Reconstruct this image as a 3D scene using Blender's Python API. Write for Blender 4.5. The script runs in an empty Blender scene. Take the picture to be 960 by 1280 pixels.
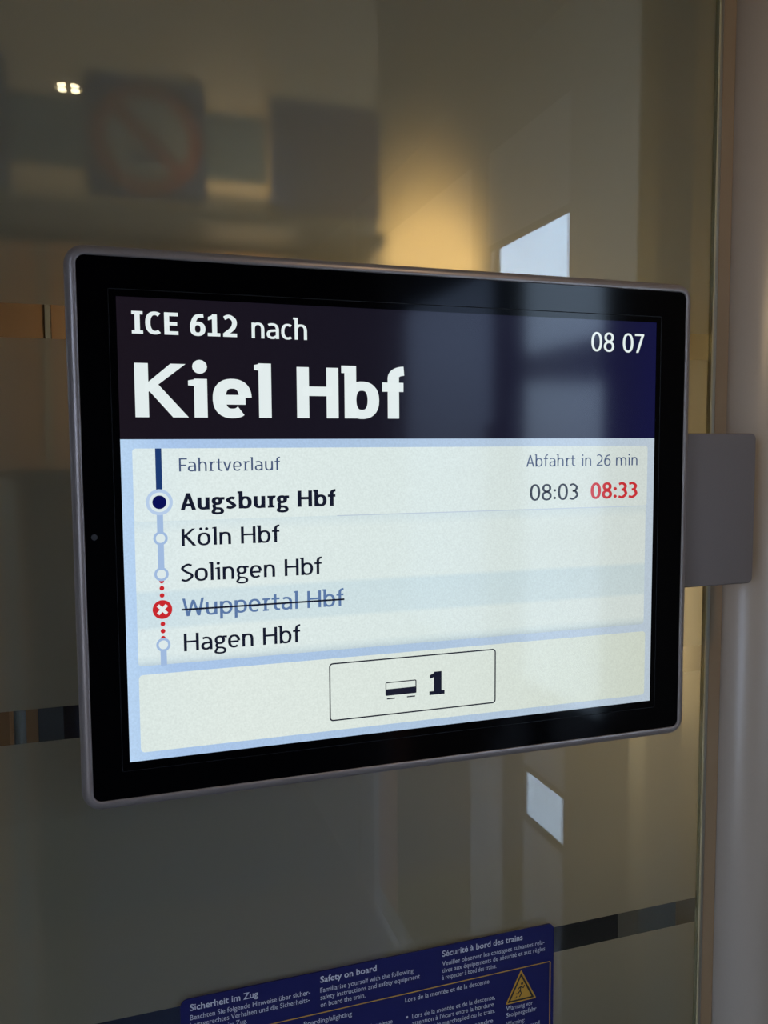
import bpy, bmesh, math, random
from mathutils import Vector, Matrix
random.seed(4)
SC = bpy.context.scene
COL = SC.collection
EYE = 1.45                      # camera height above the vestibule floor

# ------------------------------------------------------------------ camera
cam_d = bpy.data.cameras.new('camera'); cam = bpy.data.objects.new('camera', cam_d); COL.objects.link(cam)
r = Vector((0.94981899, -0.31273457, -0.00640143)); u = Vector((0.02980558, 0.07011404, 0.9970936)); f = Vector((0.3113768, 0.94724923, -0.07591689))
cam.matrix_world = Matrix(((r.x, u.x, -f.x, 0), (r.y, u.y, -f.y, -0.504), (r.z, u.z, -f.z, EYE), (0, 0, 0, 1)))
cam_d.sensor_fit = 'VERTICAL'; cam_d.sensor_height = 36.0; cam_d.lens = 36.0 * 1030 / 1280
cam_d.clip_start = 0.02; cam_d.clip_end = 200
SC.camera = cam

# ------------------------------------------------------------------ world: overcast daylight
w = bpy.data.worlds.new('overcast_sky'); SC.world = w; w.use_nodes = True
nt = w.node_tree; nt.nodes.clear()
wo = nt.nodes.new('ShaderNodeOutputWorld'); bg = nt.nodes.new('ShaderNodeBackground')
tc = nt.nodes.new('ShaderNodeTexCoord'); sx = nt.nodes.new('ShaderNodeSeparateXYZ'); cr = nt.nodes.new('ShaderNodeValToRGB')
cr.color_ramp.elements[0].position = 0.42; cr.color_ramp.elements[0].color = (0.16, 0.17, 0.19, 1)
cr.color_ramp.elements[1].position = 0.56; cr.color_ramp.elements[1].color = (0.56, 0.72, 1.0, 1)
mr = nt.nodes.new('ShaderNodeMapRange'); mr.inputs[1].default_value = -1; mr.inputs[2].default_value = 1
nt.links.new(tc.outputs['Generated'], sx.inputs[0]); nt.links.new(sx.outputs[2], mr.inputs[0])
nt.links.new(mr.outputs[0], cr.inputs[0]); nt.links.new(cr.outputs[0], bg.inputs[0]); nt.links.new(bg.outputs[0], wo.inputs[0])
bg.inputs[1].default_value = 11.0

vs = SC.view_settings
vs.view_transform = 'Standard'; vs.look = 'None'; vs.gamma = 1.0; vs.use_curve_mapping = False; vs.exposure = 0.0
try:
    SC.cycles.use_denoising = True; SC.cycles.max_bounces = 10; SC.cycles.transparent_max_bounces = 16
    SC.cycles.sample_clamp_indirect = 4.0; SC.cycles.caustics_reflective = False
except Exception: pass

# ------------------------------------------------------------------ large lights (lamps of the train and added fills)
def light(name, kind, loc, energy, color, target=None, size=0.05, **kw):
    d = bpy.data.lights.new(name, kind); d.energy = energy; d.color = color
    o = bpy.data.objects.new(name, d); COL.objects.link(o); o.location = loc
    if kind in ('POINT', 'SPOT'): d.shadow_soft_size = size
    if kind == 'AREA':
        d.shape = 'RECTANGLE'; d.size = kw.get('sx', size); d.size_y = kw.get('sy', size)
    if kind == 'SPOT': d.spot_size = kw.get('cone', 1.2); d.spot_blend = kw.get('blend', 0.8)
    if target is not None:
        o.rotation_euler = (Vector(target) - Vector(loc)).to_track_quat('-Z', 'Y').to_euler()
    return o
WARM = (1.0, 0.72, 0.40); SOFT = (1.0, 0.80, 0.55)

# ------------------------------------------------------------------ helpers
def lin(c):
    return tuple(((v/255)/12.92 if v/255 <= 0.04045 else ((v/255+0.055)/1.055)**2.4) for v in c)
def mat(name, color, rough=0.5, metal=0.0, spec=0.5, emit=None, strength=1.0, noise=0.0, nscale=40, bump=0.0, coat=0.0, stretch=None):
    m = bpy.data.materials.new(name); m.use_nodes = True
    n = m.node_tree.nodes; l = m.node_tree.links; b = n['Principled BSDF']
    b.inputs['Base Color'].default_value = (*color, 1); b.inputs['Roughness'].default_value = rough
    b.inputs['Metallic'].default_value = metal; b.inputs['Specular IOR Level'].default_value = spec
    b.inputs['Coat Weight'].default_value = coat
    if emit is not None:
        b.inputs['Emission Color'].default_value = (*emit, 1); b.inputs['Emission Strength'].default_value = strength
    if noise or bump:
        t = n.new('ShaderNodeTexCoord'); mp = n.new('ShaderNodeMapping'); nz = n.new('ShaderNodeTexNoise')
        if stretch: mp.inputs['Scale'].default_value = stretch
        nz.inputs['Scale'].default_value = nscale; nz.inputs['Detail'].default_value = 6
        l.new(t.outputs['Object'], mp.inputs[0]); l.new(mp.outputs[0], nz.inputs['Vector'])
        if noise:
            mx = n.new('ShaderNodeMix'); mx.data_type = 'RGBA'
            mx.inputs[6].default_value = (*[c*(1-noise) for c in color], 1); mx.inputs[7].default_value = (*[min(1, c*(1+noise)) for c in color], 1)
            l.new(nz.outputs[0], mx.inputs[0]); l.new(mx.outputs[2], b.inputs['Base Color'])
        if bump:
            bp = n.new('ShaderNodeBump'); bp.inputs['Strength'].default_value = bump; bp.inputs['Distance'].default_value = 0.0005
            l.new(nz.outputs[0], bp.inputs['Height']); l.new(bp.outputs[0], b.inputs['Normal'])
    return m
def obj(name, bm, m, parent=None, smooth=False, loc=None):
    me = bpy.data.meshes.new(name); bm.normal_update(); bm.to_mesh(me); bm.free()
    if isinstance(m, (list, tuple)):
        for q in m: me.materials.append(q)
    else: me.materials.append(m)
    if smooth:
        for p in me.polygons: p.use_smooth = True
    o = bpy.data.objects.new(name, me); COL.objects.link(o)
    if parent is not None: o.parent = parent
    if loc is not None: o.location = loc
    return o
def empty(name, loc):
    o = bpy.data.objects.new(name, None); COL.objects.link(o); o.location = loc; o.empty_display_size = 0.05; return o
def tag(o, label=None, cat=None, group=None, kind=None):
    if label: o['label'] = label
    if cat: o['category'] = cat
    if group: o['group'] = group
    if kind: o['kind'] = kind
    return o
def bx(bm, x0, x1, y0, y1, z0, z1, bevel=0.0, seg=2):
    vs_ = [bm.verts.new((x, y, z)) for x in (x0, x1) for y in (y0, y1) for z in (z0, z1)]
    fs = [(0,1,3,2),(4,6,7,5),(0,4,5,1),(2,3,7,6),(0,2,6,4),(1,5,7,3)]
    F = [bm.faces.new([vs_[i] for i in q]) for q in fs]
    if bevel:
        es = list({e for q in F for e in q.edges})
        bmesh.ops.bevel(bm, geom=es, offset=bevel, segments=seg, profile=0.5, affect='EDGES')
    return bm
def box(*a, **k): return bx(bmesh.new(), *a, **k)
def rrect(x0, x1, z0, z1, rad, n=6):
    pts = []
    for cx, cz, a in ((x1-rad, z1-rad, 0), (x0+rad, z1-rad, 90), (x0+rad, z0+rad, 180), (x1-rad, z0+rad, 270)):
        for k in range(n+1):
            t = math.radians(a + 90*k/n); pts.append((cx+rad*math.cos(t), cz+rad*math.sin(t)))
    return pts
def flat(pts, y, bm=None):
    """polygon in the XZ plane facing -Y"""
    bm = bm or bmesh.new()
    bm.faces.new([bm.verts.new((p[0], y, p[1])) for p in pts]); return bm
def loft(rings, close_first=True, close_last=True, bm=None):
    """rings of (x,y,z) of equal count"""
    bm = bm or bmesh.new(); R = [[bm.verts.new(p) for p in q] for q in rings]; n = len(R[0])
    for a, b in zip(R, R[1:]):
        for i in range(n): bm.faces.new((a[i], a[(i+1) % n], b[(i+1) % n], b[i]))
    if close_first: bm.faces.new(R[0][::-1])
    if close_last: bm.faces.new(R[-1])
    bmesh.ops.recalc_face_normals(bm, faces=bm.faces[:])
    return bm
def disc(cx, cz, rad, y, n=32, bm=None):
    return flat([(cx+rad*math.cos(2*math.pi*k/n), cz+rad*math.sin(2*math.pi*k/n)) for k in range(n)], y, bm)
def ring(cx, cz, r0, r1, y, n=40):
    bm = bmesh.new(); A = []; B = []
    for k in range(n):
        c, s = math.cos(2*math.pi*k/n), math.sin(2*math.pi*k/n)
        A.append(bm.verts.new((cx+r0*c, y, cz+r0*s))); B.append(bm.verts.new((cx+r1*c, y, cz+r1*s)))
    for k in range(n): bm.faces.new((A[k], A[(k+1) % n], B[(k+1) % n], B[k]))
    return bm
def tube(p, q, rad, n=16, bm=None):
    p, q = Vector(p), Vector(q); d = (q-p).normalized(); a = d.orthogonal().normalized(); b = d.cross(a)
    return loft([[e + rad*(math.cos(2*math.pi*k/n)*a + math.sin(2*math.pi*k/n)*b) for k in range(n)] for e in (p, q)], bm=bm)

# ------------------------------------------------------------------ stroke lettering (humanist sans of the screen)
XH, ASC, DSC = 0.73, 1.05, -0.27
def catmull(P, n=7):
    out = []; P = [Vector(p) for p in P]; Q = [2*P[0]-P[1]] + P + [2*P[-1]-P[-2]]
    for i in range(1, len(Q)-2):
        for k in range(n):
            t = k/n; a, b, c, d = Q[i-1], Q[i], Q[i+1], Q[i+2]
            out.append(0.5*((2*b)+(c-a)*t+(2*a-5*b+4*c-d)*t*t+(3*b-a-3*c+d)*t**3))
    out.append(P[-1]); return [tuple(v) for v in out]
def arc(cx, cy, rx, ry, a0, a1, e=2.35, n=22):
    o = []
    for k in range(n+1):
        t = math.radians(a0+(a1-a0)*k/n); c, s = math.cos(t), math.sin(t)
        o.append((cx+rx*math.copysign(abs(c)**(2/e), c), cy+ry*math.copysign(abs(s)**(2/e), s)))
    return o
def clip(poly, lo, hi):
    for lim, sg in ((lo, 1), (hi, -1)):
        out = []
        for i in range(len(poly)):
            a, b = poly[i-1], poly[i]; ia, ib = sg*(a[1]-lim) >= -1e-9, sg*(b[1]-lim) >= -1e-9
            if ia != ib:
                t = (lim-a[1])/(b[1]-a[1]); out.append((a[0]+t*(b[0]-a[0]), lim))
            if ib: out.append(b)
        poly = out
        if len(poly) < 3: return []
    return poly
class Pen:
    def __init__(s, wv, wh): s.wv, s.wh, s.P = wv, wh, []
    def line(s, pts, lo=-9, hi=9, k=1.0):
        n = len(pts); N = []; ring_ = n > 8 and math.hypot(pts[0][0]-pts[-1][0], pts[0][1]-pts[-1][1]) < 1e-6
        for i in range(n):
            a, b = pts[max(0, i-1)], pts[min(n-1, i+1)]
            if ring_ and i in (0, n-1): a, b = pts[-2], pts[1]
            dx, dy = b[0]-a[0], b[1]-a[1]; L = math.hypot(dx, dy) or 1; nx, ny = -dy/L, dx/L
            h = 0.5*k*math.hypot(nx*s.wv, ny*s.wh); N.append((nx*h, ny*h))
        for i in range(n-1):
            (x0, y0), (x1, y1), (a, b), (c, d) = pts[i], pts[i+1], N[i], N[i+1]
            q = clip([(x0+a, y0+b), (x0-a, y0-b), (x1-c, y1-d), (x1+c, y1+d)], lo, hi)
            if q: s.P.append(q)
    def rect(s, x0, x1, y0, y1): s.P.append([(x0, y0), (x1, y0), (x1, y1), (x0, y1)])
    def v(s, x, y0, y1): s.rect(x-s.wv/2, x+s.wv/2, y0, y1)
    def h(s, y, x0, x1): s.rect(x0, x1, y-s.wh/2, y+s.wh/2)
    def bowl(s, x0, x1, y0, y1, a0=0, a1=360, e=2.35, n=30):
        s.line(arc((x0+x1)/2, (y0+y1)/2, (x1-x0)/2-s.wv/2, (y1-y0)/2-s.wh/2, a0, a1, e, n))
    def dot(s, x, y, rr): s.P.append([(x+rr*math.cos(k*math.pi/8), y+rr*math.sin(k*math.pi/8)) for k in range(16)])
def glyph(ch, wv, wh):
    g = Pen(wv, wh); s, t = wv/2, wh/2; B = wv-0.11; X = XH
    sp = 0.09+B*0.1
    if ch == ' ': return g.P, 0.48
    if ch in 'oö':
        W = 0.60+B*0.7; g.bowl(0, W, -0.012, X+0.012)
        if ch == 'ö': g.dot(W*0.28, 0.96, s*1.15); g.dot(W*0.72, 0.96, s*1.15)
    elif ch == 'e':
        W = 0.56+B*1.2; g.line(arc(W/2, X/2, W/2-s, X/2-t+.012, 2, 315-B*60, 2.35, 30)); g.h(X*0.47, s, W-s*1.0)
    elif ch == 'c': W = 0.48+B*0.7; g.line(arc(W/2+.04, X/2, W/2+.04-s, X/2-t+.012, 52, 308, 2.35, 26))
    elif ch == 'a':
        W = 0.52+B*0.8; g.v(W-s, 0, 0.45); g.line(arc(W/2-.03, 0.42, W/2+.03-s, X-0.42-t+.012, 0, 128, 2.4, 16))
        g.line([(W-s, 0.45-t), (W*0.55, 0.45-t)] ); cy = (0.45)/2
        g.line(arc(W*0.48, cy-.01, W*0.48-s, cy-t+.0, 80, 285, 2.2, 20)); g.line([(W*0.55, t-.01), (W-s, t+0.09)])
    elif ch in 'nhm':
        W = 0.53+B*0.75; g.v(s, 0, ASC if ch == 'h' else X)
        if ch == 'h': g.rect(-sp*.7, s, ASC-wh*.8, ASC)
        for k in range(2 if ch == 'm' else 1):
            o = k*(W-wv-0.02); g.line(arc(o+W/2, 0.40, W/2-s, X+.012-0.40-t, 180, 0, 2.5, 18)); g.v(o+W-s, 0, 0.41)
        if ch == 'm': W = 2*W-wv-0.02
    elif ch == 'u':
        W = 0.53+B*0.75; g.v(W-s, 0, X); g.line(arc(W/2, 0.33, W/2-s, 0.33+.012-t, 180, 360, 2.5, 18)); g.v(s, 0.32, X)
    elif ch == 'r':
        W = 0.36+B*0.5; o = 0.07; g.v(o+s, 0, X); g.rect(o-sp*.8, o+s, X-wh*.85, X)
        g.line(arc(o+0.24+B*.3, 0.40, 0.24+B*.3-s, X+.01-0.40-t, 180, 68, 2.3, 12)); g.rect(o-.06, o+wv+0.09, 0, wh*.85)
    elif ch in 'il':
        o = sp if ch == 'i' else sp*.8; W = o+wv; top = ASC if ch == 'l' else X; g.v(o+s, 0, top); q = min(wh*.7, .11)
        g.P.append([(0, top-q*1.15), (o+s*.5, top-q*1.3), (o+s, top), (o*.7, top-.02), (0, top-.035)])
        if ch == 'i': g.dot(o+s-.01, 0.95+B*.05, s*(1.25-B))
    elif ch in 'bpd':
        W = 0.58+B*0.9; g.bowl(0, W, -0.012, X+0.012)
        if ch == 'b': g.v(s, 0, ASC); g.rect(-sp*.6, s, ASC-wh*.8, ASC)
        if ch == 'p': g.v(s, DSC, X)
    elif ch == 'f':
        W = 0.38+B*0.7; c = 0.11+s; g.v(c, 0, 0.82); g.line(arc(W+.01, 0.80, W+.01-c, ASC-0.80-t+.01, 180, 95, 2.4, 12)); g.rect(0, W*.93, X-wh, X)
    elif ch == 't':
        W = 0.40+B*0.7; c = 0.11+s; g.v(c, 0.22, 0.93); g.rect(0, W*.96, X-wh, X); g.line(arc(W-.01, 0.24, W-.01-c, 0.24-t+.01, 180, 272, 2.3, 12))
    elif ch == 'v': W = 0.54+B; g.line([(s, X+.2*0), (W/2, 0)], k=.98) ; g.P.clear(); g.P += [[(0, X), (wv, X), (W/2+s*.95, 0), (W/2-s*.95, 0)], [(W, X), (W-wv, X), (W/2-s*.95, 0), (W/2+s*.95, 0)]]
    elif ch == 's':
        W = 0.46+B*0.75; g.line(catmull([(W-s*.9, X-t-.03), (W*.52, X-t+.01), (s, X*.73), (W*.5, X*.5), (W-s, X*.26), (W*.45, t-.01), (s*.4, t+.04)], 6))
    elif ch == 'g':
        W = 0.56+B*0.7; g.bowl(0.01, W*.88, 0.25, X+.012); g.line([(W*.70, X-t*1.1), (W+.03, X-t*1.1)])
        g.line(catmull([(W*.22, 0.29), (s+.03, 0.17), (W*.30, 0.09-t*.3), (W*.66, 0.06-t*.3), (W-s, -0.06), (W*.80, -0.21), (W*.45, DSC+.02), (s-.02, -0.19), (s+.03, -0.04), (W*.26, 0.06)], 5), k=.88)
    elif ch == 'A':
        W = 0.66+B*1.1; a = W/2; g.P += [[(0, 0), (wv*1.02, 0), (a+s*.9, 1), (a-s*.9, 1)], [(W, 0), (W-wv*1.02, 0), (a-s*.9, 1), (a+s*.9, 1)]]; g.h(0.30, W*.2, W*.8)
    elif ch == 'C': W = 0.60+B*.7; g.line(arc(W/2+.05, .5, W/2+.05-s, .512-t, 55, 305, 2.3, 30))
    elif ch in 'EF':
        W = 0.50+B*.7; g.v(s, 0, 1); g.rect(0, W, 1-wh, 1); g.h(0.5+(0 if ch == 'E' else -.03), 0, W*.92)
        if ch == 'E': g.rect(0, W, 0, wh)
    elif ch == 'H': W = 0.68+B*1.0; g.v(s, 0, 1); g.v(W-s, 0, 1); g.h(0.53, s, W-s)
    elif ch == 'I': W = 0.26+wv*.9; g.v(W/2, 0, 1); g.rect(0, W, 0, wh*.9); g.rect(0, W, 1-wh*.9, 1)
    elif ch == 'K':
        W = 0.60+B*2.6; g.v(s, 0, 1); m = (wv*.85, 0.50); d = wv*1.12
        g.P += [[(m[0]-d*.1, .42), (m[0]-d*.1+.0, .60), (W-.04-d, 1), (W-.04, 1)], [(m[0]+.02, .52), (m[0]+d*.62, .66), (W, 0), (W-d*1.05, 0)]]
    elif ch == 'W':
        W = 0.98+B*1.4; q = W/4; e = wv*.92
        for a, b in (((0, 1), (q, 0)), ((2*q, .9), (q, 0)), ((2*q, .9), (3*q, 0)), ((W, 1), (3*q, 0))):
            sh = {0: e/2, W: -e/2}.get(a[0], 0)
            g.P.append([(a[0]+sh-e/2, a[1]), (a[0]+sh+e/2, a[1]), (b[0]+e/2, b[1]), (b[0]-e/2, b[1])])
    elif ch == 'S':
        W = 0.54+B*.8; g.line(catmull([(W-s*.8, 1-t-.05), (W*.55, 1-t+.01), (s, .76), (W*.42, .55), (W-s*1.3, .40), (W-s, .24), (W*.45, t-.01), (s*.3, t+.05)], 6))
    elif ch == '0': W = 0.58+B*.6; g.bowl(0, W, -.012, 1.012, e=2.2)
    elif ch == '1': W = 0.36+wv*.8; c = W*.55; g.v(c, 0, 1); g.P.append([(c+s, 1), (c-s*.2, 1), (0.02, .87), (0.02, .87-wh*.95), (c, .90-wh*.5)]); g.rect(0, W, 0, wh*.95)
    elif ch == '2':
        W = 0.52+B*.7; g.line(catmull([(s*.5, .93-t), (W*.45, 1-t+.01), (W-s-.01, .74), (W*.72, .42), (wv*.45, t+.03)], 8)); g.rect(0, W, 0, wh)
    elif ch == '3':
        W = 0.52+B*.7; g.line(catmull([(s*.5, .95-t), (W*.45, 1-t+.01), (W-s-.03, .77), (W*.62, .55), (W*.36, .535)], 7)); g.line(catmull([(W*.36, .535), (W*.66, .52), (W-s, .27), (W*.45, t-.01), (s*.3, t+.04)], 7))
    elif ch == '6':
        W = 0.57+B*.7; g.bowl(0, W, -.012, .64); g.line(catmull([(s, .32), (s+.02, .55), (W*.42, .86), (W*.88, 1-t)], 8))
    elif ch == '7': W = 0.50+B*.8; g.rect(0, W, 1-wh, 1); g.P.append([(W, 1-wh*.5), (W-wv*1.05, 1-wh*.5), (W*.25-s*.8, 0), (W*.25+s*1.3, 0)])
    elif ch == '8': W = 0.57+B*.7; g.bowl(.03, W-.03, .49, 1.012, e=2.1); g.bowl(0, W, -.012, .56, e=2.1)
    elif ch == ':': W = wv*1.1; g.dot(W/2, .13, s*1.15); g.dot(W/2, .60, s*1.15)
    else: raise ValueError(ch)
    return g.P, W
def lettering(text, x0, x1, z0, cap, y, wv=0.11, wh=0.095, kern=0.125):
    """text outline polygons between x0 and x1 on the baseline z0"""
    polys = []; x = 0; last = None
    for ch in text:
        P, W = glyph(ch, wv, wh)
        if last and ch != ' ' and last != ' ':
            k = kern
            if last in 'oecbpg0368SCK' : k -= .025
            if ch in 'oecgavt0368SCA7': k -= .025
            if ch in 'ft' or last in 'ftrvF': k -= .03
            if ch in 'il': k -= .045
            if last in 'AKWF' or ch == 'v': k -= .05
            x += k
        for p in P: polys.append([(a+x, b) for a, b in p])
        x += W; last = ch
    bm = bmesh.new(); sc_ = (x1-x0)/x
    for p in polys:
        vv = [bm.verts.new((x0+a*sc_, y, z0+b*cap)) for a, b in p]
        try: bm.faces.new(vv)
        except ValueError: pass
    for fc in bm.faces:
        fc.normal_update()
        if fc.normal.y > 0: fc.normal_flip()
    return bm
def print_text(name, body, x, z, size, m, parent, y, sx=1.0, bold=0.0, right=None, line=1.0):
    c = bpy.data.curves.new(name, 'FONT'); c.body = body; c.size = size; c.offset = bold; c.resolution_u = 3; c.space_line = line
    o = bpy.data.objects.new(name, c); COL.objects.link(o); bpy.context.view_layer.update()
    me = bpy.data.meshes.new_from_object(o.evaluated_get(bpy.context.evaluated_depsgraph_get()))
    COL.objects.unlink(o); bpy.data.objects.remove(o)
    xs = [v.co.x for v in me.vertices]
    if right is not None and xs: sx = (right-x)/(max(xs)-min(xs))
    x_min = min(xs) if right is not None else 0
    for v in me.vertices: v.co = Vector((x+(v.co.x-x_min)*sx, y, z+v.co.y))
    me.materials.clear(); me.materials.append(m); me.name = name
    q = bpy.data.objects.new(name, me); COL.objects.link(q); q.parent = parent
    return q

# ------------------------------------------------------------------ materials
M = {}
M['floor'] = mat('rubber_floor', (0.06, 0.06, 0.065), 0.6, noise=0.4, nscale=300)
M['ceiling'] = mat('ceiling_panel', (0.20, 0.19, 0.17), 0.5)
M['wall'] = mat('satin_wall_panel', (0.17, 0.15, 0.12), 0.38, spec=0.4, noise=0.03, nscale=900, bump=0.05)
M['column'] = mat('satin_column', (0.44, 0.375, 0.305), 0.34, spec=0.5, noise=0.03, nscale=1200, bump=0.06)
M['walldark'] = mat('dark_wall_panel', (0.075, 0.07, 0.065), 0.5)
M['doorgrey'] = mat('door_leaf_grey', (0.62, 0.63, 0.66), 0.45)
M['rubber'] = mat('black_rubber', (0.012, 0.012, 0.013), 0.6)
M['alu'] = mat('brushed_aluminium', (0.42, 0.38, 0.30), 0.35, 0.7, noise=0.1, nscale=60, stretch=(1, 1, 0.02))
M['brown'] = mat('brown_seal', (0.11, 0.08, 0.05), 0.5)
M['frame'] = mat('monitor_frame_paint', (0.30, 0.252, 0.235), 0.36, 0.4, noise=0.06, nscale=900, bump=0.08)
M['bracket'] = mat('bracket_paint', (0.185, 0.152, 0.138), 0.55, 0.1, noise=0.05, nscale=900, bump=0.05)
M['wood'] = mat('orange_wood', (0.27, 0.14, 0.055), 0.45, noise=0.25, nscale=14, stretch=(1, 1, 0.08))
M['navy'] = mat('navy_seat_cloth', (0.02, 0.028, 0.07), 0.9, noise=0.3, nscale=300)
M['beige'] = mat('coach_wall_beige', (0.46, 0.38, 0.26), 0.55)
M['band'] = mat('blue_grey_band', (0.065, 0.10, 0.13), 0.6)
M['signblue'] = mat('sign_blue', (0.012, 0.030, 0.10), 0.5)
M['signred'] = mat('sign_red', (0.14, 0.035, 0.028), 0.5)
M['signgrey'] = mat('sign_grey', (0.15, 0.17, 0.18), 0.5)
M['black'] = mat('dark_trim', (0.01, 0.01, 0.01), 0.5)
M['greypanel'] = mat('grey_door_post', (0.20, 0.205, 0.19), 0.5)
M['orange'] = mat('orange_streak_panel', (0.62, 0.27, 0.15), 0.8)  # for a strip put in to give the orange streak mirrored in the glass
M['poster'] = mat('poster_navy', lin((27, 28, 82)), 0.55, spec=0.25)
M['ptext'] = mat('poster_print_grey', (0.55, 0.56, 0.60), 0.6, spec=0.2)
M['pline'] = mat('poster_print_ochre', (0.50, 0.27, 0.04), 0.6, spec=0.2)

# screen materials: emitting pixels behind a satin anti-glare glass
def screen_mat(name, rgb, k=1.0):
    return mat(name, (0.003, 0.003, 0.004), 0.085, 0.0, SPEC, emit=tuple(c*k for c in lin(rgb)), strength=1.0)
SPEC = 0.28
def screen_ramp(name, stops, axis='X', bands=None):
    """pixel colour that varies across the picture shown on the screen (metres in screen space)"""
    m = screen_mat(name, (255, 255, 255)); n = m.node_tree.nodes; l = m.node_tree.links; b = n['Principled BSDF']
    t = n.new('ShaderNodeTexCoord'); sp = n.new('ShaderNodeSeparateXYZ'); l.new(t.outputs['Object'], sp.inputs[0])
    def ramp(out, stops):
        mr_ = n.new('ShaderNodeMapRange'); a, z = stops[0][0], stops[-1][0]
        mr_.inputs[1].default_value = a; mr_.inputs[2].default_value = z; l.new(out, mr_.inputs[0])
        c = n.new('ShaderNodeValToRGB'); el = c.color_ramp.elements
        while len(el) < len(stops): el.new(0.5)
        for e_, (p_, col) in zip(el, stops): e_.position = (p_-a)/(z-a); e_.color = (*lin(col), 1)
        l.new(mr_.outputs[0], c.inputs[0]); return c.outputs[0]
    o = ramp(sp.outputs[0 if axis == 'X' else 2], stops)
    if bands:
        mx = n.new('ShaderNodeMix'); mx.data_type = 'RGBA'; mx.blend_type = 'MULTIPLY'; mx.inputs[0].default_value = 1
        l.new(o, mx.inputs[6]); l.new(ramp(sp.outputs[2], bands), mx.inputs[7]); o = mx.outputs[2]
    nz = n.new('ShaderNodeTexNoise'); nz.inputs['Scale'].default_value = 900; nz.inputs['Detail'].default_value = 3
    l.new(t.outputs['Object'], nz.inputs['Vector'])
    mm = n.new('ShaderNodeMapRange'); mm.inputs[1].default_value = 0.25; mm.inputs[2].default_value = 0.75; mm.inputs[3].default_value = 0.93; mm.inputs[4].default_value = 1.07
    l.new(nz.outputs[0], mm.inputs[0])
    m2 = n.new('ShaderNodeVectorMath'); m2.operation = 'SCALE'; l.new(o, m2.inputs[0]); l.new(mm.outputs[0], m2.inputs[3])
    l.new(m2.outputs[0], b.inputs['Emission Color']); return m

# ------------------------------------------------------------------ glass partition
def mirror_glass(name):
    m = bpy.data.materials.new(name); m.use_nodes = True; n = m.node_tree.nodes; l = m.node_tree.links; n.clear()
    o = n.new('ShaderNodeOutputMaterial'); mx = n.new('ShaderNodeMixShader'); tr = n.new('ShaderNodeBsdfTransparent'); gl = n.new('ShaderNodeBsdfGlossy')
    gl.inputs['Roughness'].default_value = 0.0; gl.inputs[0].default_value = (1, 1, 1, 1); tr.inputs[0].default_value = (0.93, 0.955, 0.94, 1)
    g = n.new('ShaderNodeNewGeometry'); dt = n.new('ShaderNodeVectorMath'); dt.operation = 'DOT_PRODUCT'
    l.new(g.outputs['Incoming'], dt.inputs[0]); l.new(g.outputs['Normal'], dt.inputs[1])
    ab = n.new('ShaderNodeMath'); ab.operation = 'ABSOLUTE'; l.new(dt.outputs['Value'], ab.inputs[0])
    iv = n.new('ShaderNodeMath'); iv.operation = 'SUBTRACT'; iv.inputs[0].default_value = 1; l.new(ab.outputs[0], iv.inputs[1])
    pw = n.new('ShaderNodeMath'); pw.operation = 'POWER'; pw.inputs[1].default_value = 5; l.new(iv.outputs[0], pw.inputs[0])
    ma = n.new('ShaderNodeMath'); ma.operation = 'MULTIPLY_ADD'; ma.inputs[1].default_value = 0.95; ma.inputs[2].default_value = 0.045; l.new(pw.outputs[0], ma.inputs[0])
    l.new(ma.outputs[0], mx.inputs[0]); l.new(tr.outputs[0], mx.inputs[1]); l.new(gl.outputs[0], mx.inputs[2]); l.new(mx.outputs[0], o.inputs[0])
    return m
def frosted(name):
    m = bpy.data.materials.new(name); m.use_nodes = True; n = m.node_tree.nodes; l = m.node_tree.links; n.clear()
    o = n.new('ShaderNodeOutputMaterial'); df = n.new('ShaderNodeBsdfDiffuse'); tl = n.new('ShaderNodeBsdfTranslucent'); rf = n.new('ShaderNodeBsdfRefraction')
    df.inputs[0].default_value = (*FILM_D, 1); tl.inputs[0].default_value = (*FILM_T, 1); rf.inputs[0].default_value = (*FILM_R, 1)
    rf.inputs['IOR'].default_value = 1.07; rf.inputs['Roughness'].default_value = 0.36
    a = n.new('ShaderNodeAddShader'); b = n.new('ShaderNodeAddShader')
    l.new(df.outputs[0], a.inputs[0]); l.new(tl.outputs[0], a.inputs[1]); l.new(a.outputs[0], b.inputs[0]); l.new(rf.outputs[0], b.inputs[1]); l.new(b.outputs[0], o.inputs[0])
    return m
FILM_D = (0.170, 0.143, 0.104); FILM_T = (0.14, 0.128, 0.10); FILM_R = (0.42, 0.42, 0.41)
M['glass'] = mirror_glass('clear_pane_glass'); M['film'] = frosted('frosted_film')
M['edge'] = mat('polished_glass_edge', (0.52, 0.45, 0.27), 0.25, spec=0.6)
GX0, GX1 = -1.10, 0.4185
part_t = tag(empty('glass_partition', (0, 0, 0)), 'frosted glass partition pane with narrow clear stripes behind the passenger screen', 'glass partition')
obj('pane', box(GX0, GX1, 0.0, 0.004, 0.05, 2.2), M['glass'], part_t)
stripes = [(EYE+0.0636, EYE+0.0826), (EYE-0.1688, EYE-0.1490), (EYE-0.3668, EYE-0.3476)]
zs = [2.2] + [v for a, b in stripes for v in (b, a)] + [0.05]
for k in range(0, len(zs), 2):
    o = obj('frosted_film', box(GX0, GX1+0.0020, 0.0041, 0.0042, zs[k+1], zs[k]), M['film'], part_t)
    bm = bmesh.new(); bm.from_mesh(o.data)
    bmesh.ops.delete(bm, geom=[q for q in bm.faces if q.normal.y > -0.5], context='FACES'); bm.to_mesh(o.data); bm.free()
obj('polished_edge', box(GX1, GX1+0.0014, -0.0004, 0.0038, 0.05, 2.2), M['edge'], part_t)

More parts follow.
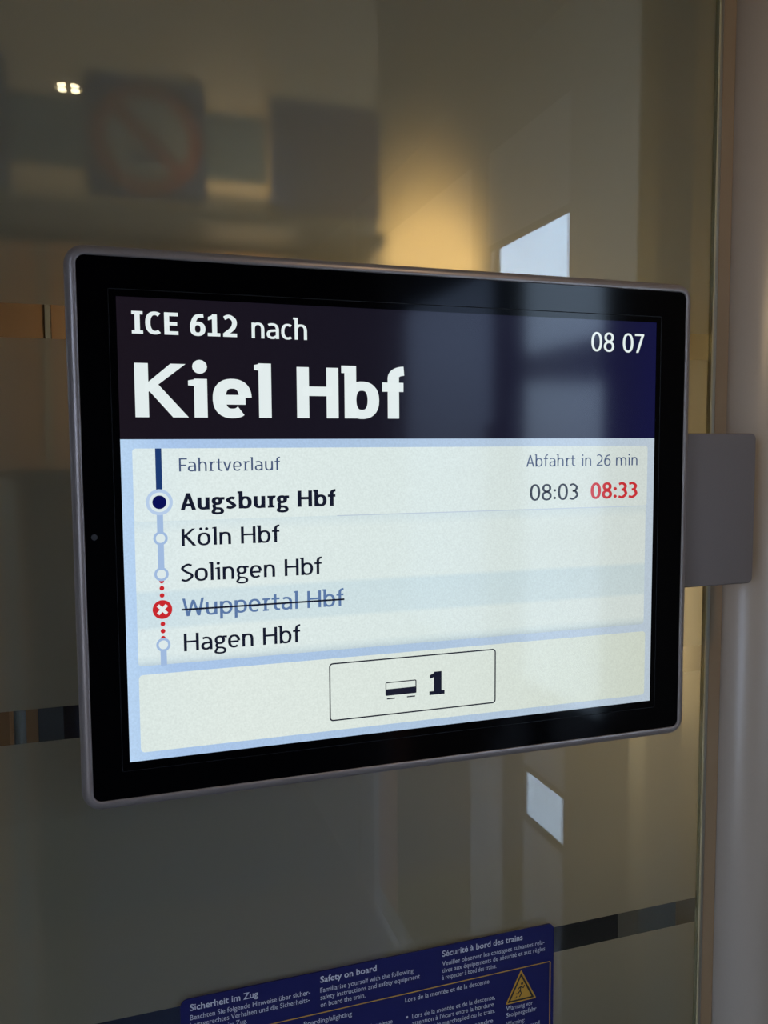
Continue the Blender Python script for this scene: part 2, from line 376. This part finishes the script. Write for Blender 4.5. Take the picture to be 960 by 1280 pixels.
# ------------------------------------------------------------------ setting: vestibule in front of the glass
RX = 0.75
def struct(name, bm, m, **k): return tag(obj(name, bm, m, **k), kind='structure')
struct('floor', box(-1.3, 1.2, -3.0, 3.0, -0.05, 0.0), M['floor'])
struct('ceiling', box(-1.3, 1.2, -3.0, 3.0, 2.2, 2.25), M['ceiling'])
wl = bmesh.new(); bx(wl, -1.2, -1.1, -3.0, -1.60, 0.0, 2.2); bx(wl, -1.2, -1.1, -1.00, 3.0, 0.0, 2.2)
bx(wl, -1.2, -1.1, -1.60, -1.00, 0.0, 0.60); bx(wl, -1.2, -1.1, -1.60, -1.00, 1.9, 2.2)  # unseen opening added to let daylight onto the column and door
struct('wall_left', wl, M['wall'])
struct('wall_back', box(-1.1, RX, -3.0, -2.9, 0.0, 2.2), M['walldark'])
struct('wall_right', box(RX, RX+0.08, -0.755, 0.02, 0.0, 2.2), M['wall'])
struct('wall_right_rear', box(RX, RX+0.08, -2.9, -1.90, 0.0, 2.2), M['wall'])
# rounded column that the glass runs into
prof = [(0.4370, 0.045), (0.4370, 0.012)]
R_ = 0.030; cx_, cy_ = 0.437+R_, 0.012
for k in range(1, 13):
    a = math.pi + (math.pi/2)*k/12; prof.append((cx_+R_*math.cos(a), cy_+R_*math.sin(a)))
prof += [(RX-0.0005, -0.018), (RX-0.0005, 0.045)]
o = struct('wall_front', loft([[(x, y, z) for x, y in prof] for z in (0.0, 2.2)]), M['column'])
for p in o.data.polygons: p.use_smooth = abs(p.normal.z) < 0.5 and 0.01 < abs(p.normal.x) < 0.9999
struct('trim_1', box(0.4207, 0.4255, 0.0025, 0.030, 0.0, 2.2, bevel=0.0012), M['alu'])
struct('trim_2', box(0.4257, 0.4368, 0.004, 0.030, 0.0, 2.2), mat('brown_column_seal', (0.30, 0.20, 0.11), 0.5))
# exterior door (two leaves) in the right side wall, seen in the reflections
door = tag(empty('door_1', (RX+0.03, -1.4, 0)), kind='structure')
def dpart(name, bm, m, par=None):
    o = obj(name, bm, m, par or door); o.location = (-(RX+0.03), 1.4, 0) if par is None else (0, 0, 0); return o
M['tinted'] = mirror_glass('tinted_door_glass')
M['tinted'].node_tree.nodes['Transparent BSDF'].inputs[0].default_value = (0.58, 0.60, 0.64, 1)
def leaf(y0, y1, panes, gm='glass'):
    x0, x1 = RX+0.001, RX+0.008
    bm = bmesh.new(); zc = sorted(panes, key=lambda p: p[2]); z = 0.02
    for (a, b, za, zb) in zc:
        bx(bm, x0, x1, y0, y1, z, za); bx(bm, x0, x1, y0, a, za, zb); bx(bm, x0, x1, b, y1, za, zb); z = zb
    bx(bm, x0, x1, y0, y1, z, 2.05)
    lf = dpart('leaf', bm, M['doorgrey'])
    for (a, b, za, zb) in zc:
        obj('window_pane', box(RX+0.003, RX+0.006, a, b, za, zb), M[gm], lf)
        g = bmesh.new(); t = 0.012
        bx(g, x0-.0005, x0+.004, a-t, b+t, zb, zb+t); bx(g, x0-.0005, x0+.004, a-t, b+t, za-t, za); bx(g, x0-.0005, x0+.004, a-t, a, za, zb); bx(g, x0-.0005, x0+.004, b, b+t, za, zb)
        obj('rubber_gasket', g, M['rubber'], lf)
leaf(-1.075, -0.757, [(-1.066, -0.7585, 1.00, 1.853), (-0.903, -0.7585, 0.732, 0.822)])
leaf(-1.900, -1.158, [(-1.82, -1.166, 1.00, 1.815)], 'tinted')
dpart('rubber_seal', box(RX+0.0, RX+0.031, -1.157, -1.080, 0.95, 2.05), M['rubber'])
dpart('mullion', box(RX-0.001, RX+0.001, -1.036, -1.020, 1.0, 1.853), M['signgrey'])
dpart('kick_panel', box(RX+0.0, RX+0.031, -1.157, -1.076, 0.02, 0.95), M['doorgrey'])
dpart('buffer_strip', box(RX-0.002, RX+0.001, -0.994, -0.907, 0.10, 0.98), M['black'])
dpart('orange_strip', box(RX-0.002, RX+0.001, -1.835, -1.670, 0.10, 0.92), M['orange'])
dpart('lower_panel', box(RX-0.001, RX+0.001, -1.665, -1.159, 0.10, 0.98), M['brown'])
dpart('door_header', box(RX+0.0, RX+0.08, -1.90, -0.755, 2.05, 2.2), M['walldark'])
dpart('grab_rail', tube((RX-0.02, -1.13, 0.85), (RX-0.02, -1.13, 1.5), 0.012), M['alu'])
struct('trim_3', box(RX-0.012, RX+0.0, -2.060, -2.040, 0.0, 2.2), M['alu'])
# ceiling downlight of the vestibule, and an added spot
def downlight(x, y, label):
    t = tag(empty('ceiling_downlight', (x, y, 2.2)), label, 'lamp', 'ceiling downlights of the vestibule')
    rg = bmesh.new(); n = 28
    rings = [[(rr*math.cos(2*math.pi*k/n), rr*math.sin(2*math.pi*k/n), zz) for k in range(n)] for rr, zz in ((0.036, 0.0), (0.037, -0.004), (0.029, -0.005), (0.026, -0.0005))]
    loft(rings, False, False, rg); obj('bezel', rg, M['alu'], t, smooth=True)
    for dx, dy in ((.013, .013), (-.013, .013), (.013, -.013), (-.013, -.013)):
        b = bmesh.new(); bmesh.ops.create_uvsphere(b, u_segments=14, v_segments=8, radius=0.009)
        for v in b.verts: v.co = Vector((v.co.x+dx, v.co.y+dy, v.co.z*0.35-0.003))
        obj('led_lens', b, M['led'], t, smooth=True)
M['led'] = mat('led_lens_glow', (0.8, 0.8, 0.8), 0.3, emit=(1.0, 0.82, 0.52), strength=22)
downlight(-0.063, -1.366, 'small round ceiling downlight mirrored in the glass above the screen')
light('vestibule_spot', 'SPOT', (-0.063, -1.366, 2.18), 11, SOFT, (-0.063, -1.366, 0), 0.03, cone=2.2)
light('vestibule_spot', 'SPOT', (0.42, -0.62, 2.18), 6.5, WARM, (0.58, -0.25, 0.9), 0.03, cone=2.0, blend=1.0)  # added warm spot without a fixture, brightens column and glass edge

# ------------------------------------------------------------------ coach interior behind the glass
struct('wall_coach_end', box(-1.1, 1.1, 2.9, 3.0, 0.0, 2.2), M['walldark'])
struct('wall_coach_side', box(1.1, 1.2, 0.05, 2.9, 0.0, 2.2), M['walldark'])
# grey door post right behind the glass
struct('trim_4', box(0.4345, 0.700, 0.100, 0.130, 0.0, 2.2, bevel=0.003), M['greypanel'])
struct('wall_glow_catcher', box(0.3135, 1.09, 0.56, 0.59, EYE+0.02, 2.2), mat('glow_catcher', (0.22, 0.165, 0.10), 0.6))  # panel added to catch the warm pool of light above the monitor
# beige partition with the blue-grey band and two square signs
bw = tag(empty('partition_panel', (0.1, 0.52, 0)), 'beige wall panel with blue-grey band seen blurred through frosted glass', 'wall panel')
def rel(o, e): o.location = -e.location; return o
rel(obj('panel', box(-0.75, 0.312, 0.50, 0.53, EYE+0.252, 2.2), M['beige'], bw), bw)
rel(obj('band', box(-0.75, 0.178, 0.497, 0.4995, EYE+0.304, EYE+0.374), M['band'], bw), bw)
rel(obj('ledge', box(-0.75, 0.312, 0.470, 0.53, EYE+0.238, EYE+0.252), M['walldark'], bw), bw)
def sign(name, x0, x1, z0, z1, label, nosmoke):
    t = tag(empty(name, ((x0+x1)/2, 0.4955, (z0+z1)/2)), label, 'sign', 'square stickers behind the frosted glass')
    hx, hz = (x1-x0)/2, (z1-z0)/2
    obj('plate', loft([[(p[0], y, p[1]) for p in rrect(-hx, hx, -hz, hz, 0.006)] for y in (-0.001, 0.001)]), M['signblue'], t)
    if nosmoke:
        obj('disc', disc(0, 0, hx*0.74, -0.0016), M['signgrey'], t)
        obj('red_ring', ring(0, 0, hx*0.70, hx*0.92, -0.0019), M['signred'], t)
        c = math.cos(math.pi/4)*hx*0.74; k = 0.005
        obj('red_bar', flat([(-c-k, c-k), (-c+k, c+k), (c+k, -c+k), (c-k, -c-k)], -0.0022), M['signred'], t)
        obj('cigarette', flat([(-hx*.35, -hz*.36), (hx*.3, -hz*.36), (hx*.3, -hz*.24), (-hx*.35, -hz*.24)], -0.0020), M['signblue'], t)
    return t
sign('prohibition_sign', -0.0165, 0.110, EYE+0.275, EYE+0.403, 'square no smoking sign with red ring, blurred behind the glass at top left', True)
sign('blue_sign', 0.182, 0.313, EYE+0.272, EYE+0.399, 'plain dark blue square sign, blurred behind the glass above the screen', False)
sign('blue_sign', -0.230, -0.092, EYE+0.272, EYE+0.414, 'dark square sign cut by the left picture edge, blurred behind the glass', False)
# wood cupboard, steel post and navy seat of the coach, seen through the clear stripes
cb = tag(empty('wood_cupboard', (-0.4, 0.55, 0)), 'orange-brown wooden cupboard seen through the clear stripes at the left edge', 'cupboard')
rel(obj('body', box(-0.70, -0.116, 0.50, 0.80, 0.0, EYE-0.02, bevel=0.004), M['wood'], cb), cb)
rel(obj('upper_body', box(-0.70, -0.067, 0.50, 0.80, EYE-0.02, EYE+0.225, bevel=0.002), M['wood'], cb), cb)
rel(obj('corner_profile', box(-0.0665, -0.061, 0.495, 0.52, EYE-0.02, EYE+0.225), M['alu'], cb), cb)
rel(obj('door_panel', box(-0.0605, 0.30, 0.505, 0.53, EYE-0.02, EYE+0.225), M['wood'], cb), cb)
po = tag(empty('steel_post', (-0.1045, 0.46, 0)), 'pale blue-grey steel post seen through the middle clear stripe', 'post')
obj('tube', tube((0, 0, 0), (0, 0, EYE-0.03), 0.0062), M['signgrey'], po)
def seat(x, y, label):
    t = tag(empty('coach_seat', (x, y, 0)), label, 'seat', 'navy coach seats behind the glass')
    obj('backrest', box(-0.24, 0.24, -0.06, 0.06, 0.45, 1.18, bevel=0.04, seg=4), M['navy'], t, smooth=True)
    obj('headrest', box(-0.17, 0.17, -0.07, 0.05, 1.12, 1.40, bevel=0.04, seg=4), M['navy'], t, smooth=True)
    obj('cushion', box(-0.24, 0.24, 0.0, 0.48, 0.36, 0.48, bevel=0.04, seg=4), M['navy'], t, smooth=True)
    obj('pedestal', box(-0.18, 0.18, 0.05, 0.35, 0.0, 0.37, bevel=0.01), M['black'], t)
seat(0.16, 0.80, 'navy cloth coach seat seen through the clear stripe beside the steel post')
seat(0.82, 1.5, 'navy cloth coach seat behind the glass beside the door post')
# coach ceiling lamps, and unseen lights added behind the glass
light('glow_pool_spot', 'SPOT', (0.415, 0.43, EYE+0.125), 22, (1.0, 0.76, 0.37), (0.405, 0.56, EYE+0.245), 0.012, cone=0.95, blend=1.0)  # spot without a fixture, throws the warm pool onto the added panel
light('hidden_glow_fill', 'POINT', (0.23, 0.085, EYE+0.050), 0.6, (1.0, 0.72, 0.33), None, 0.02)  # added point light hidden behind the monitor, warms the film around it
light('hidden_wash_fill', 'AREA', (0.372, 0.17, EYE-0.155), 0.33, (1.0, 0.76, 0.46), (0.40, 0, EYE-0.17), sx=0.05, sy=0.22)  # added area light hidden behind the monitor, brightens the film at right
light('hidden_patch_spot', 'SPOT', (0.17, 0.38, EYE+0.14), 2.2, WARM, (0.15, 0.5, EYE+0.27), 0.01, cone=0.9)  # added spot out of sight, makes the yellow patch between the signs
light('coach_ceiling_lamp', 'AREA', (-0.2, 0.30, 2.15), 0.1, SOFT, (-0.2, 0.32, 0), sx=0.7, sy=0.1)
light('hidden_panel_fill', 'AREA', (0.06, 0.25, EYE+0.07), 0.26, SOFT, (0.03, 0.5, EYE+0.27), sx=0.1, sy=0.1)  # added soft light behind the monitor, brightens the beige panel from below
light('coach_back_lamp', 'AREA', (0.0, 1.6, 2.15), 1.0, SOFT, (0.0, 1.6, 0), sx=0.8, sy=0.8)

# ------------------------------------------------------------------ outside the door: canopy and opposite train
cn = tag(empty('platform_canopy', (9, -3, 0)), 'dark platform canopy outside mirrored faintly in the screen', 'canopy')
obj('roof', box(-0.4, 3.0, -14, 14, 3.0, 3.5), M['walldark'], cn)
for yy in (-8, -3, 2, 7): obj('post', box(0.9, 1.1, yy-.1, yy+.1, -1.0, 2.85), M['walldark'], cn)
tn = tag(empty('opposite_train', (13, -3, 0)), kind='structure')
obj('body', box(-0.2, 2.5, -14, 14, -1.0, 2.8, bevel=0.2, seg=4), M['walldark'], tn)
tag(obj('ground', box(1.0, 40, -30, 30, -0.6, -0.45), mat('concrete', (0.62, 0.61, 0.60), 0.8, noise=0.2, nscale=3)), kind='structure')

# ------------------------------------------------------------------ passenger information monitor
DX0, DX1, DZ0, DZ1 = -0.0207, 0.3594, -0.1917, 0.1051      # outer, relative to eye height
DY = -0.054
mon = tag(empty('passenger_monitor', (0, 0, EYE)), 'black-bezelled flat passenger screen showing a train to Kiel Hbf, on a grey arm', 'monitor')
def inset(d, rad): return rrect(DX0+d, DX1-d, DZ0+d, DZ1-d, max(rad-d, 0.0012), 8)
OUT = 0.0105
rings = []
def rr3(pts, y): return [(p[0], y, p[1]) for p in pts]
# frame: rounded cross-section from the back edge over the front rim to the recessed glass
rings.append(rr3(inset(0.0050, OUT), -0.0215)); rings.append(rr3(inset(0.0012, OUT), -0.0235)); rings.append(rr3(inset(0.0, OUT), -0.028)); rings.append(rr3(inset(0.0, OUT), -0.0475))
for k in range(1, 7):
    a = math.pi/2*k/6; rings.append(rr3(inset(0.0048*(1-math.cos(a)), OUT), -0.0475-0.0065*math.sin(a)))
rings.append(rr3(inset(0.0056, OUT), DY)); rings.append(rr3(inset(0.0060, OUT), DY+0.0003)); rings.append(rr3(inset(0.0060, OUT), DY+0.0022))
obj('frame', loft(rings, True, False), M['frame'], mon, smooth=True)
M['bezelglass'] = mat('black_front_glass', (0.001, 0.001, 0.0015), 0.085, spec=SPEC*.6)
M['lip'] = mat('screen_lip', (0.004, 0.004, 0.005), 0.5, spec=0.2)
gl = obj('front_glass', loft([rr3(inset(0.0061, OUT), DY+0.0014), rr3(inset(0.0061, OUT), DY+0.0006)]), M['bezelglass'], mon)
pin = obj('light_sensor', disc(-0.0100, -0.0446, 0.0016, DY+0.0005, 20), mat('sensor_lens', (0.05, 0.05, 0.055), 0.2), gl)
# arm plate behind the monitor, fixed to the column
obj('mounting_arm', loft([rr3(rrect(0.300, 0.4290, -0.0961, 0.0090, 0.0035), -0.0205), rr3(rrect(0.300, 0.4300, -0.0966, 0.0095, 0.004), -0.0225), rr3(rrect(0.300, 0.4300, -0.0966, 0.0095, 0.004), -0.0335), rr3(rrect(0.3006, 0.4292, -0.0958, 0.0087, 0.0034), -0.0345)]), M['bracket'], mon)
obj('wall_fixing', box(0.423, 0.4285, -0.0205, -0.0120, -0.080, -0.010), M['bracket'], mon)
# the lit picture
SY = DY+0.0004
AX0, AX1, AZ0, AZ1 = 0.0042, 0.3312, -0.1660, 0.0791
HZ = 0.0060
M['header'] = screen_ramp('screen_header', [(0.0, (25, 19, 27)), (0.20, (20, 19, 32)), (0.31, (17, 17, 52)), (0.333, (16, 17, 60))])
M['gutter'] = screen_ramp('screen_gutter', [(0.0, (186, 214, 242)), (0.03, (168, 196, 232)), (0.16, (172, 196, 222)), (0.333, (182, 196, 208))])
PB = [(0.0, (217, 232, 234)), (0.05, (222, 234, 232)), (0.18, (216, 229, 226)), (0.333, (204, 213, 208))]
M['panel_a'] = screen_ramp('screen_panel_top', PB)
M['panel_b'] = screen_ramp('screen_panel_list', PB, bands=[(-0.1145, (222, 228, 238)), (-0.1120, (244, 247, 250)), (-0.1090, (255, 255, 255)), (-0.0960, (255, 255, 255)), (-0.0935, (240, 246, 252)), (-0.0760, (238, 245, 252)), (-0.0735, (255, 255, 255)), (-0.0440, (255, 255, 255)), (-0.0372, (244, 248, 253))])
M['panel_c'] = screen_ramp('screen_panel_foot', [(0.0, (218, 230, 226)), (0.06, (222, 232, 226)), (0.20, (216, 226, 218)), (0.333, (200, 208, 194))])
M['white'] = screen_mat('pixel_white', (226, 236, 236)); M['ink'] = screen_mat('pixel_ink', (22, 26, 44)); M['slate'] = screen_mat('pixel_slate', (70, 86, 120))
M['struck'] = screen_mat('pixel_struck_blue', (92, 120, 165)); M['red'] = screen_mat('pixel_red', (200, 38, 44)); M['track'] = screen_mat('pixel_track', (160, 186, 222))
M['navyline'] = screen_mat('pixel_navy', (28, 58, 112)); M['deep'] = screen_mat('pixel_deep_blue', (8, 14, 84)); M['redtext'] = screen_mat('pixel_red_text', (196, 44, 50))
M['panelspot'] = screen_mat('pixel_panel', (220, 233, 234)); M['halo'] = screen_mat('pixel_halo', (182, 204, 232)); M['band'+'2'] = screen_mat('pixel_edge', (186, 200, 214))
scr = obj('screen', flat([(AX0, AZ0), (AX1, AZ0), (AX1, HZ), (AX0, HZ)], SY), M['gutter'], mon)
def S(name, bm, m, label=None):
    o = obj(name, bm, M[m], scr)
    if label: o['label'] = label
    return o
L = lambda k: SY-0.00006*k
S('header', flat([(AX0, HZ), (AX1, HZ), (AX1, AZ1), (AX0, AZ1)], SY), 'header', 'dark header band')
S('panel', flat(rrect(0.0100, 0.3262, -0.0372, 0.0012, 0.0018), L(1)), 'panel_a')
S('panel', flat(rrect(0.0100, 0.3255, -0.1145, -0.0350, 0.0018), L(.5)), 'panel_b')
S('divider', flat([(0.12, -0.0376), (0.3262, -0.0376), (0.3262, -0.0371), (0.12, -0.0371)], L(1.5)), 'band2')
S('panel', flat(rrect(0.0100, 0.3268, -0.1615, -0.1193, 0.0022), L(1)), 'panel_c')
TX = L(3)
S('train_number_text', lettering('ICE 612', 0.0116, 0.0656, 0.0605, 0.0115, TX, .205, .16, .12), 'white')
S('towards_text', lettering('nach', 0.0735, 0.1040, 0.0603, 0.0113, TX, .140, .112), 'white')
S('destination_text', lettering('Kiel Hbf', 0.0122, 0.1612, 0.0175, 0.0280, TX, .232, .185, .12), 'white', 'large white destination lettering')
S('clock_text', lettering('08 07', 0.2838, 0.3220, 0.0598, 0.0117, TX, .132, .108, .14), 'white')
S('heading_text', lettering('Fahrtverlauf', 0.0336, 0.0880, -0.0111, 0.0070, TX, .115, .095, .15), 'slate')
S('departure_text', lettering('Abfahrt in 26 min', 0.2394, 0.3186, -0.0112, 0.0071, TX, .115, .095, .15), 'slate')
S('time_text', lettering('08:03', 0.2420, 0.2758, -0.0320, 0.0100, TX, .132, .108, .13), 'ink')
S('delayed_time_text', lettering('08:33', 0.2846, 0.3190, -0.0320, 0.0102, TX, .18, .15, .11), 'redtext', 'red delayed departure time')
S('stop_text', lettering('Augsburg Hbf', 0.0338, 0.1195, -0.0317, 0.0090, TX, .205, .16, .12), 'ink', 'bold stop name')
S('stop_text', lettering('Köln Hbf', 0.0340, 0.0872, -0.0510, 0.0093, TX, .140, .112), 'ink')
S('stop_text', lettering('Solingen Hbf', 0.0332, 0.1110, -0.0702, 0.0095, TX, .140, .112), 'ink')
S('stop_text', lettering('Wuppertal Hbf', 0.0335, 0.1236, -0.0891, 0.0097, TX, .140, .112), 'struck', 'struck-out blue stop name')
S('strike_line', flat([(0.0330, -0.0859), (0.1238, -0.0859), (0.1238, -0.0849), (0.0330, -0.0849)], L(4)), 'ink')
S('stop_text', lettering('Hagen Hbf', 0.0338, 0.0981, -0.1082, 0.0097, TX, .140, .112), 'ink')
TK = 0.0231
S('track_line', flat([(TK-.0016, -0.0228), (TK+.0016, -0.0228), (TK+.0016, 0.0012), (TK-.0016, 0.0012)], L(2)), 'navyline', 'dark travelled track')
S('track_line', flat([(TK-.0016, -0.0656), (TK+.0016, -0.0656), (TK+.0016, -0.0300), (TK-.0016, -0.0300)], L(2)), 'track')
S('track_line', flat([(TK-.0016, -0.1150), (TK+.0016, -0.1150), (TK+.0016, -0.1050), (TK-.0016, -0.1050)], L(2)), 'track')
for k, zz in enumerate((-0.0693, -0.0731, -0.0770, -0.0924, -0.0963, -0.1001)): S('track_dot', disc(TK, zz, 0.00125, L(2), 16), 'red')
S('stop_disc', disc(TK-.0001, -0.0272, 0.0069, L(2.5)), 'halo'); S('stop_disc', disc(TK-.0001, -0.0272, 0.0052, L(3)), 'panelspot'); S('stop_disc', disc(TK-.0001, -0.0272, 0.0036, L(3.5)), 'deep', 'deep blue current stop marker')
for zz in (-0.0464, -0.0656, -0.1037):
    S('stop_disc', disc(TK, zz, 0.0033, L(3), 24), 'panelspot'); S('stop_ring', ring(TK, zz, 0.0024, 0.0037, L(3.5)), 'track')
S('cancelled_disc', disc(TK, -0.0846, 0.0051, L(3)), 'red', 'red cancelled stop marker')
bm = bmesh.new(); c, h_ = 0.0023, 0.00062
for sg in (1, -1):
    q = [(-c-h_, sg*(-c+h_)), (-c+h_, sg*(-c-h_)), (c+h_, sg*(c-h_)), (c-h_, sg*(c+h_))]
    flat([(TK+a, -0.0846+b) for a, b in q], L(4), bm)
S('cross', bm, 'white')
def outline(x0, x1, z0, z1, rad, wd, y):
    a, b = rrect(x0, x1, z0, z1, rad), rrect(x0+wd, x1-wd, z0+wd, z1-wd, rad-wd); bm = bmesh.new()
    A = [bm.verts.new((p[0], y, p[1])) for p in a]; B = [bm.verts.new((p[0], y, p[1])) for p in b]; n = len(A)
    for i in range(n): bm.faces.new((A[i], A[(i+1) % n], B[(i+1) % n], B[i]))
    return bm
S('class_frame', outline(0.1143, 0.2195, -0.1560, -0.1220, 0.0022, 0.0008, L(2)), 'ink')
S('carriage_symbol', outline(0.1482, 0.1676, -0.1444, -0.1363, 0.0009, 0.0006, L(2)), 'ink')
bm = bmesh.new()
for q in ((0.1483, 0.1675, -0.1444, -0.1405), (0.1491, 0.1541, -0.1466, -0.1459), (0.1616, 0.1667, -0.1466, -0.1459)): flat([(q[0], q[2]), (q[1], q[2]), (q[1], q[3]), (q[0], q[3])], L(2.4), bm)
S('carriage_symbol', bm, 'ink')
S('class_text', lettering('1', 0.1758, 0.1856, -0.1467, 0.0140, TX, .30, .17), 'ink', 'bold first class number')
# thin recess line around the lit area
obj('screen_lip', outline(AX0-0.004, AX1+0.004, AZ0-0.0050, AZ1+0.0040, 0.0008, 0.00045, DY+0.0005), M['lip'], mon)

# ------------------------------------------------------------------ safety notice on the glass
pst = tag(empty('safety_notice', (0.161, -0.0006, EYE-0.45)), 'navy safety notice with small grey print, stuck on the glass below the screen', 'notice')
def P(o): o.location = -pst.location + Vector((0, 0, EYE)); return o
X0, X1, Z1 = 0.0299, 0.2922, -0.3408
P(obj('sheet', loft([rr3(rrect(X0, X1, -0.72, Z1, 0.005), -0.0002), rr3(rrect(X0, X1, -0.72, Z1, 0.005), -0.0010)]), M['poster'], pst))
PY = -0.00108
def T(body, x, z, size, right=None, bold=0.0, name='printed_text'): return P(print_text(name, body, x, z, size, M['ptext'], pst, PY, bold=bold, right=right))
T('Sicherheit im Zug', 0.0358, -0.3487, 0.0061, 0.0785, 0.00008, 'heading_text')
T('Safety on board', 0.1193, -0.3484, 0.0061, 0.1580, 0.00008, 'heading_text')
T('Sécurité à bord des trains', 0.2054, -0.3484, 0.0061, 0.2670, 0.00008, 'heading_text')
for k, (s_, rx) in enumerate((('Beachten Sie folgende Hinweise über sicher-', 0.1125), ('heitsgerechtes Verhalten und die Sicherheits-', 0.1120), ('einrichtungen im Zug.', 0.0710))):
    T(s_, 0.0358, -0.3548-0.0050*k, 0.0048, rx)
for k, (s_, rx) in enumerate((('Familiarise yourself with the following', 0.1842), ('safety instructions and safety equipment', 0.1890), ('on board the train.', 0.1500))):
    T(s_, 0.1193, -0.3552-0.0050*k, 0.0048, rx)
for k, (s_, rx) in enumerate((('Veuillez observer les consignes suivantes rela-', 0.2845), ('tives aux équipements de sécurité et aux règles', 0.2850), ('à respecter à bord des trains.', 0.2465))):
    T(s_, 0.2054, -0.3550-0.0050*k, 0.0048, rx)
P(obj('frame_line', outline(0.0340, 0.2897, -0.715, -0.3688, 0.0012, 0.0007, PY), M['pline'], pst))
T('Ein-/Aussteigen', 0.0380, -0.3765, 0.0048, 0.0720)
T('Boarding/alighting', 0.1080, -0.3760, 0.0048, 0.1405)
T('Lors de la montée et de la descente', 0.1783, -0.3752, 0.0048, 0.2410)
for x_, z_ in ((0.1790, -0.3868), (0.1080, -0.3868), (0.0380, -0.3868), (0.1790, -0.4035)): P(obj('bullet', flat([(x_, z_), (x_+.0012, z_), (x_+.0012, z_+.0014), (x_, z_+.0014)], PY), M['ptext'], pst))
for k, (s_, rx) in enumerate((('Lors de la montée et de la descente,', 0.2455), ('attention à l\'écart entre la bordure', 0.2445), ('du quai et le marchepied ou le train.', 0.2455), ('Ne pas monter ni descendre', 0.2440), ('après le signal de fermeture', 0.2440), ('automatique des portes.', 0.2300))):
    T(s_, 0.1833, -0.3879-0.0050*k-(0.002 if k > 2 else 0), 0.0048, rx)
for k, (s_, rx) in enumerate((('When boarding and alighting please', 0.1690), ('mind the gap between the platform', 0.1690), ('edge and the train.', 0.1440))): T(s_, 0.1123, -0.3879-0.0050*k, 0.0048, rx)
for k, (s_, rx) in enumerate((('Beim Ein- und Aussteigen bitte', 0.0960), ('den Abstand beachten.', 0.0830))): T(s_, 0.0423, -0.3879-0.0050*k, 0.0048, rx)
for k, (s_, rx) in enumerate((('Warnung vor', 0.2755), ('Stolpergefahr', 0.2785), ('Warning:', 0.2690), ('tripping hazard', 0.2810))):
    T(s_, 0.2545, -0.3988-0.0050*k-(0.0015 if k > 1 else 0), 0.0048, rx)
def tri(cx, zt, zb, hw, y): return [(cx-hw, zb), (cx+hw, zb), (cx, zt)]
def rtri(cx, zt, zb, hw, rad, y):
    P3 = [Vector(p) for p in tri(cx, zt, zb, hw, y)]; out = []
    for i in range(3):
        a, b, c_ = P3[i-1], P3[i], P3[(i+1) % 3]
        for t in (1, 0.45): out.append(b+(a-b).normalized()*rad*t)
        for t in (0.45, 1): out.append(b+(c_-b).normalized()*rad*t)
    return flat([tuple(v) for v in out], y)
TC = 0.2660
P(obj('warning_triangle', rtri(TC, -0.3705, -0.3942, 0.0122, 0.0016, PY-.00004), M['pline'], pst))
P(obj('warning_triangle', rtri(TC, -0.3728, -0.3933, 0.0106, 0.0010, PY-.00008), M['black'], pst))
P(obj('warning_triangle', rtri(TC, -0.3755, -0.3920, 0.0084, 0.0008, PY-.00012), M['pline'], pst))
man = Pen(0.16, 0.16)
for a in ([(0.0, .75), (-.05, .45)], [(-.05, .45), (-.25, .25), (-.4, .28)], [(-.05, .45), (.05, .22), (-.12, .0)], [(0, .72), (.22, .60), (.3, .78)], [(0, .72), (-.2, .62), (-.24, .48)], [(-.5, .0), (-.35, -.02), (-.35, .1)]): man.line(a, k=.55)
man.dot(.10, .92, .10)
bm = bmesh.new()
for p in man.P: flat([(TC-.0002+x*0.0095, -0.3905+y*0.0105) for x, y in p], PY-.00016, bm)
P(obj('falling_figure', bm, M['black'], pst))
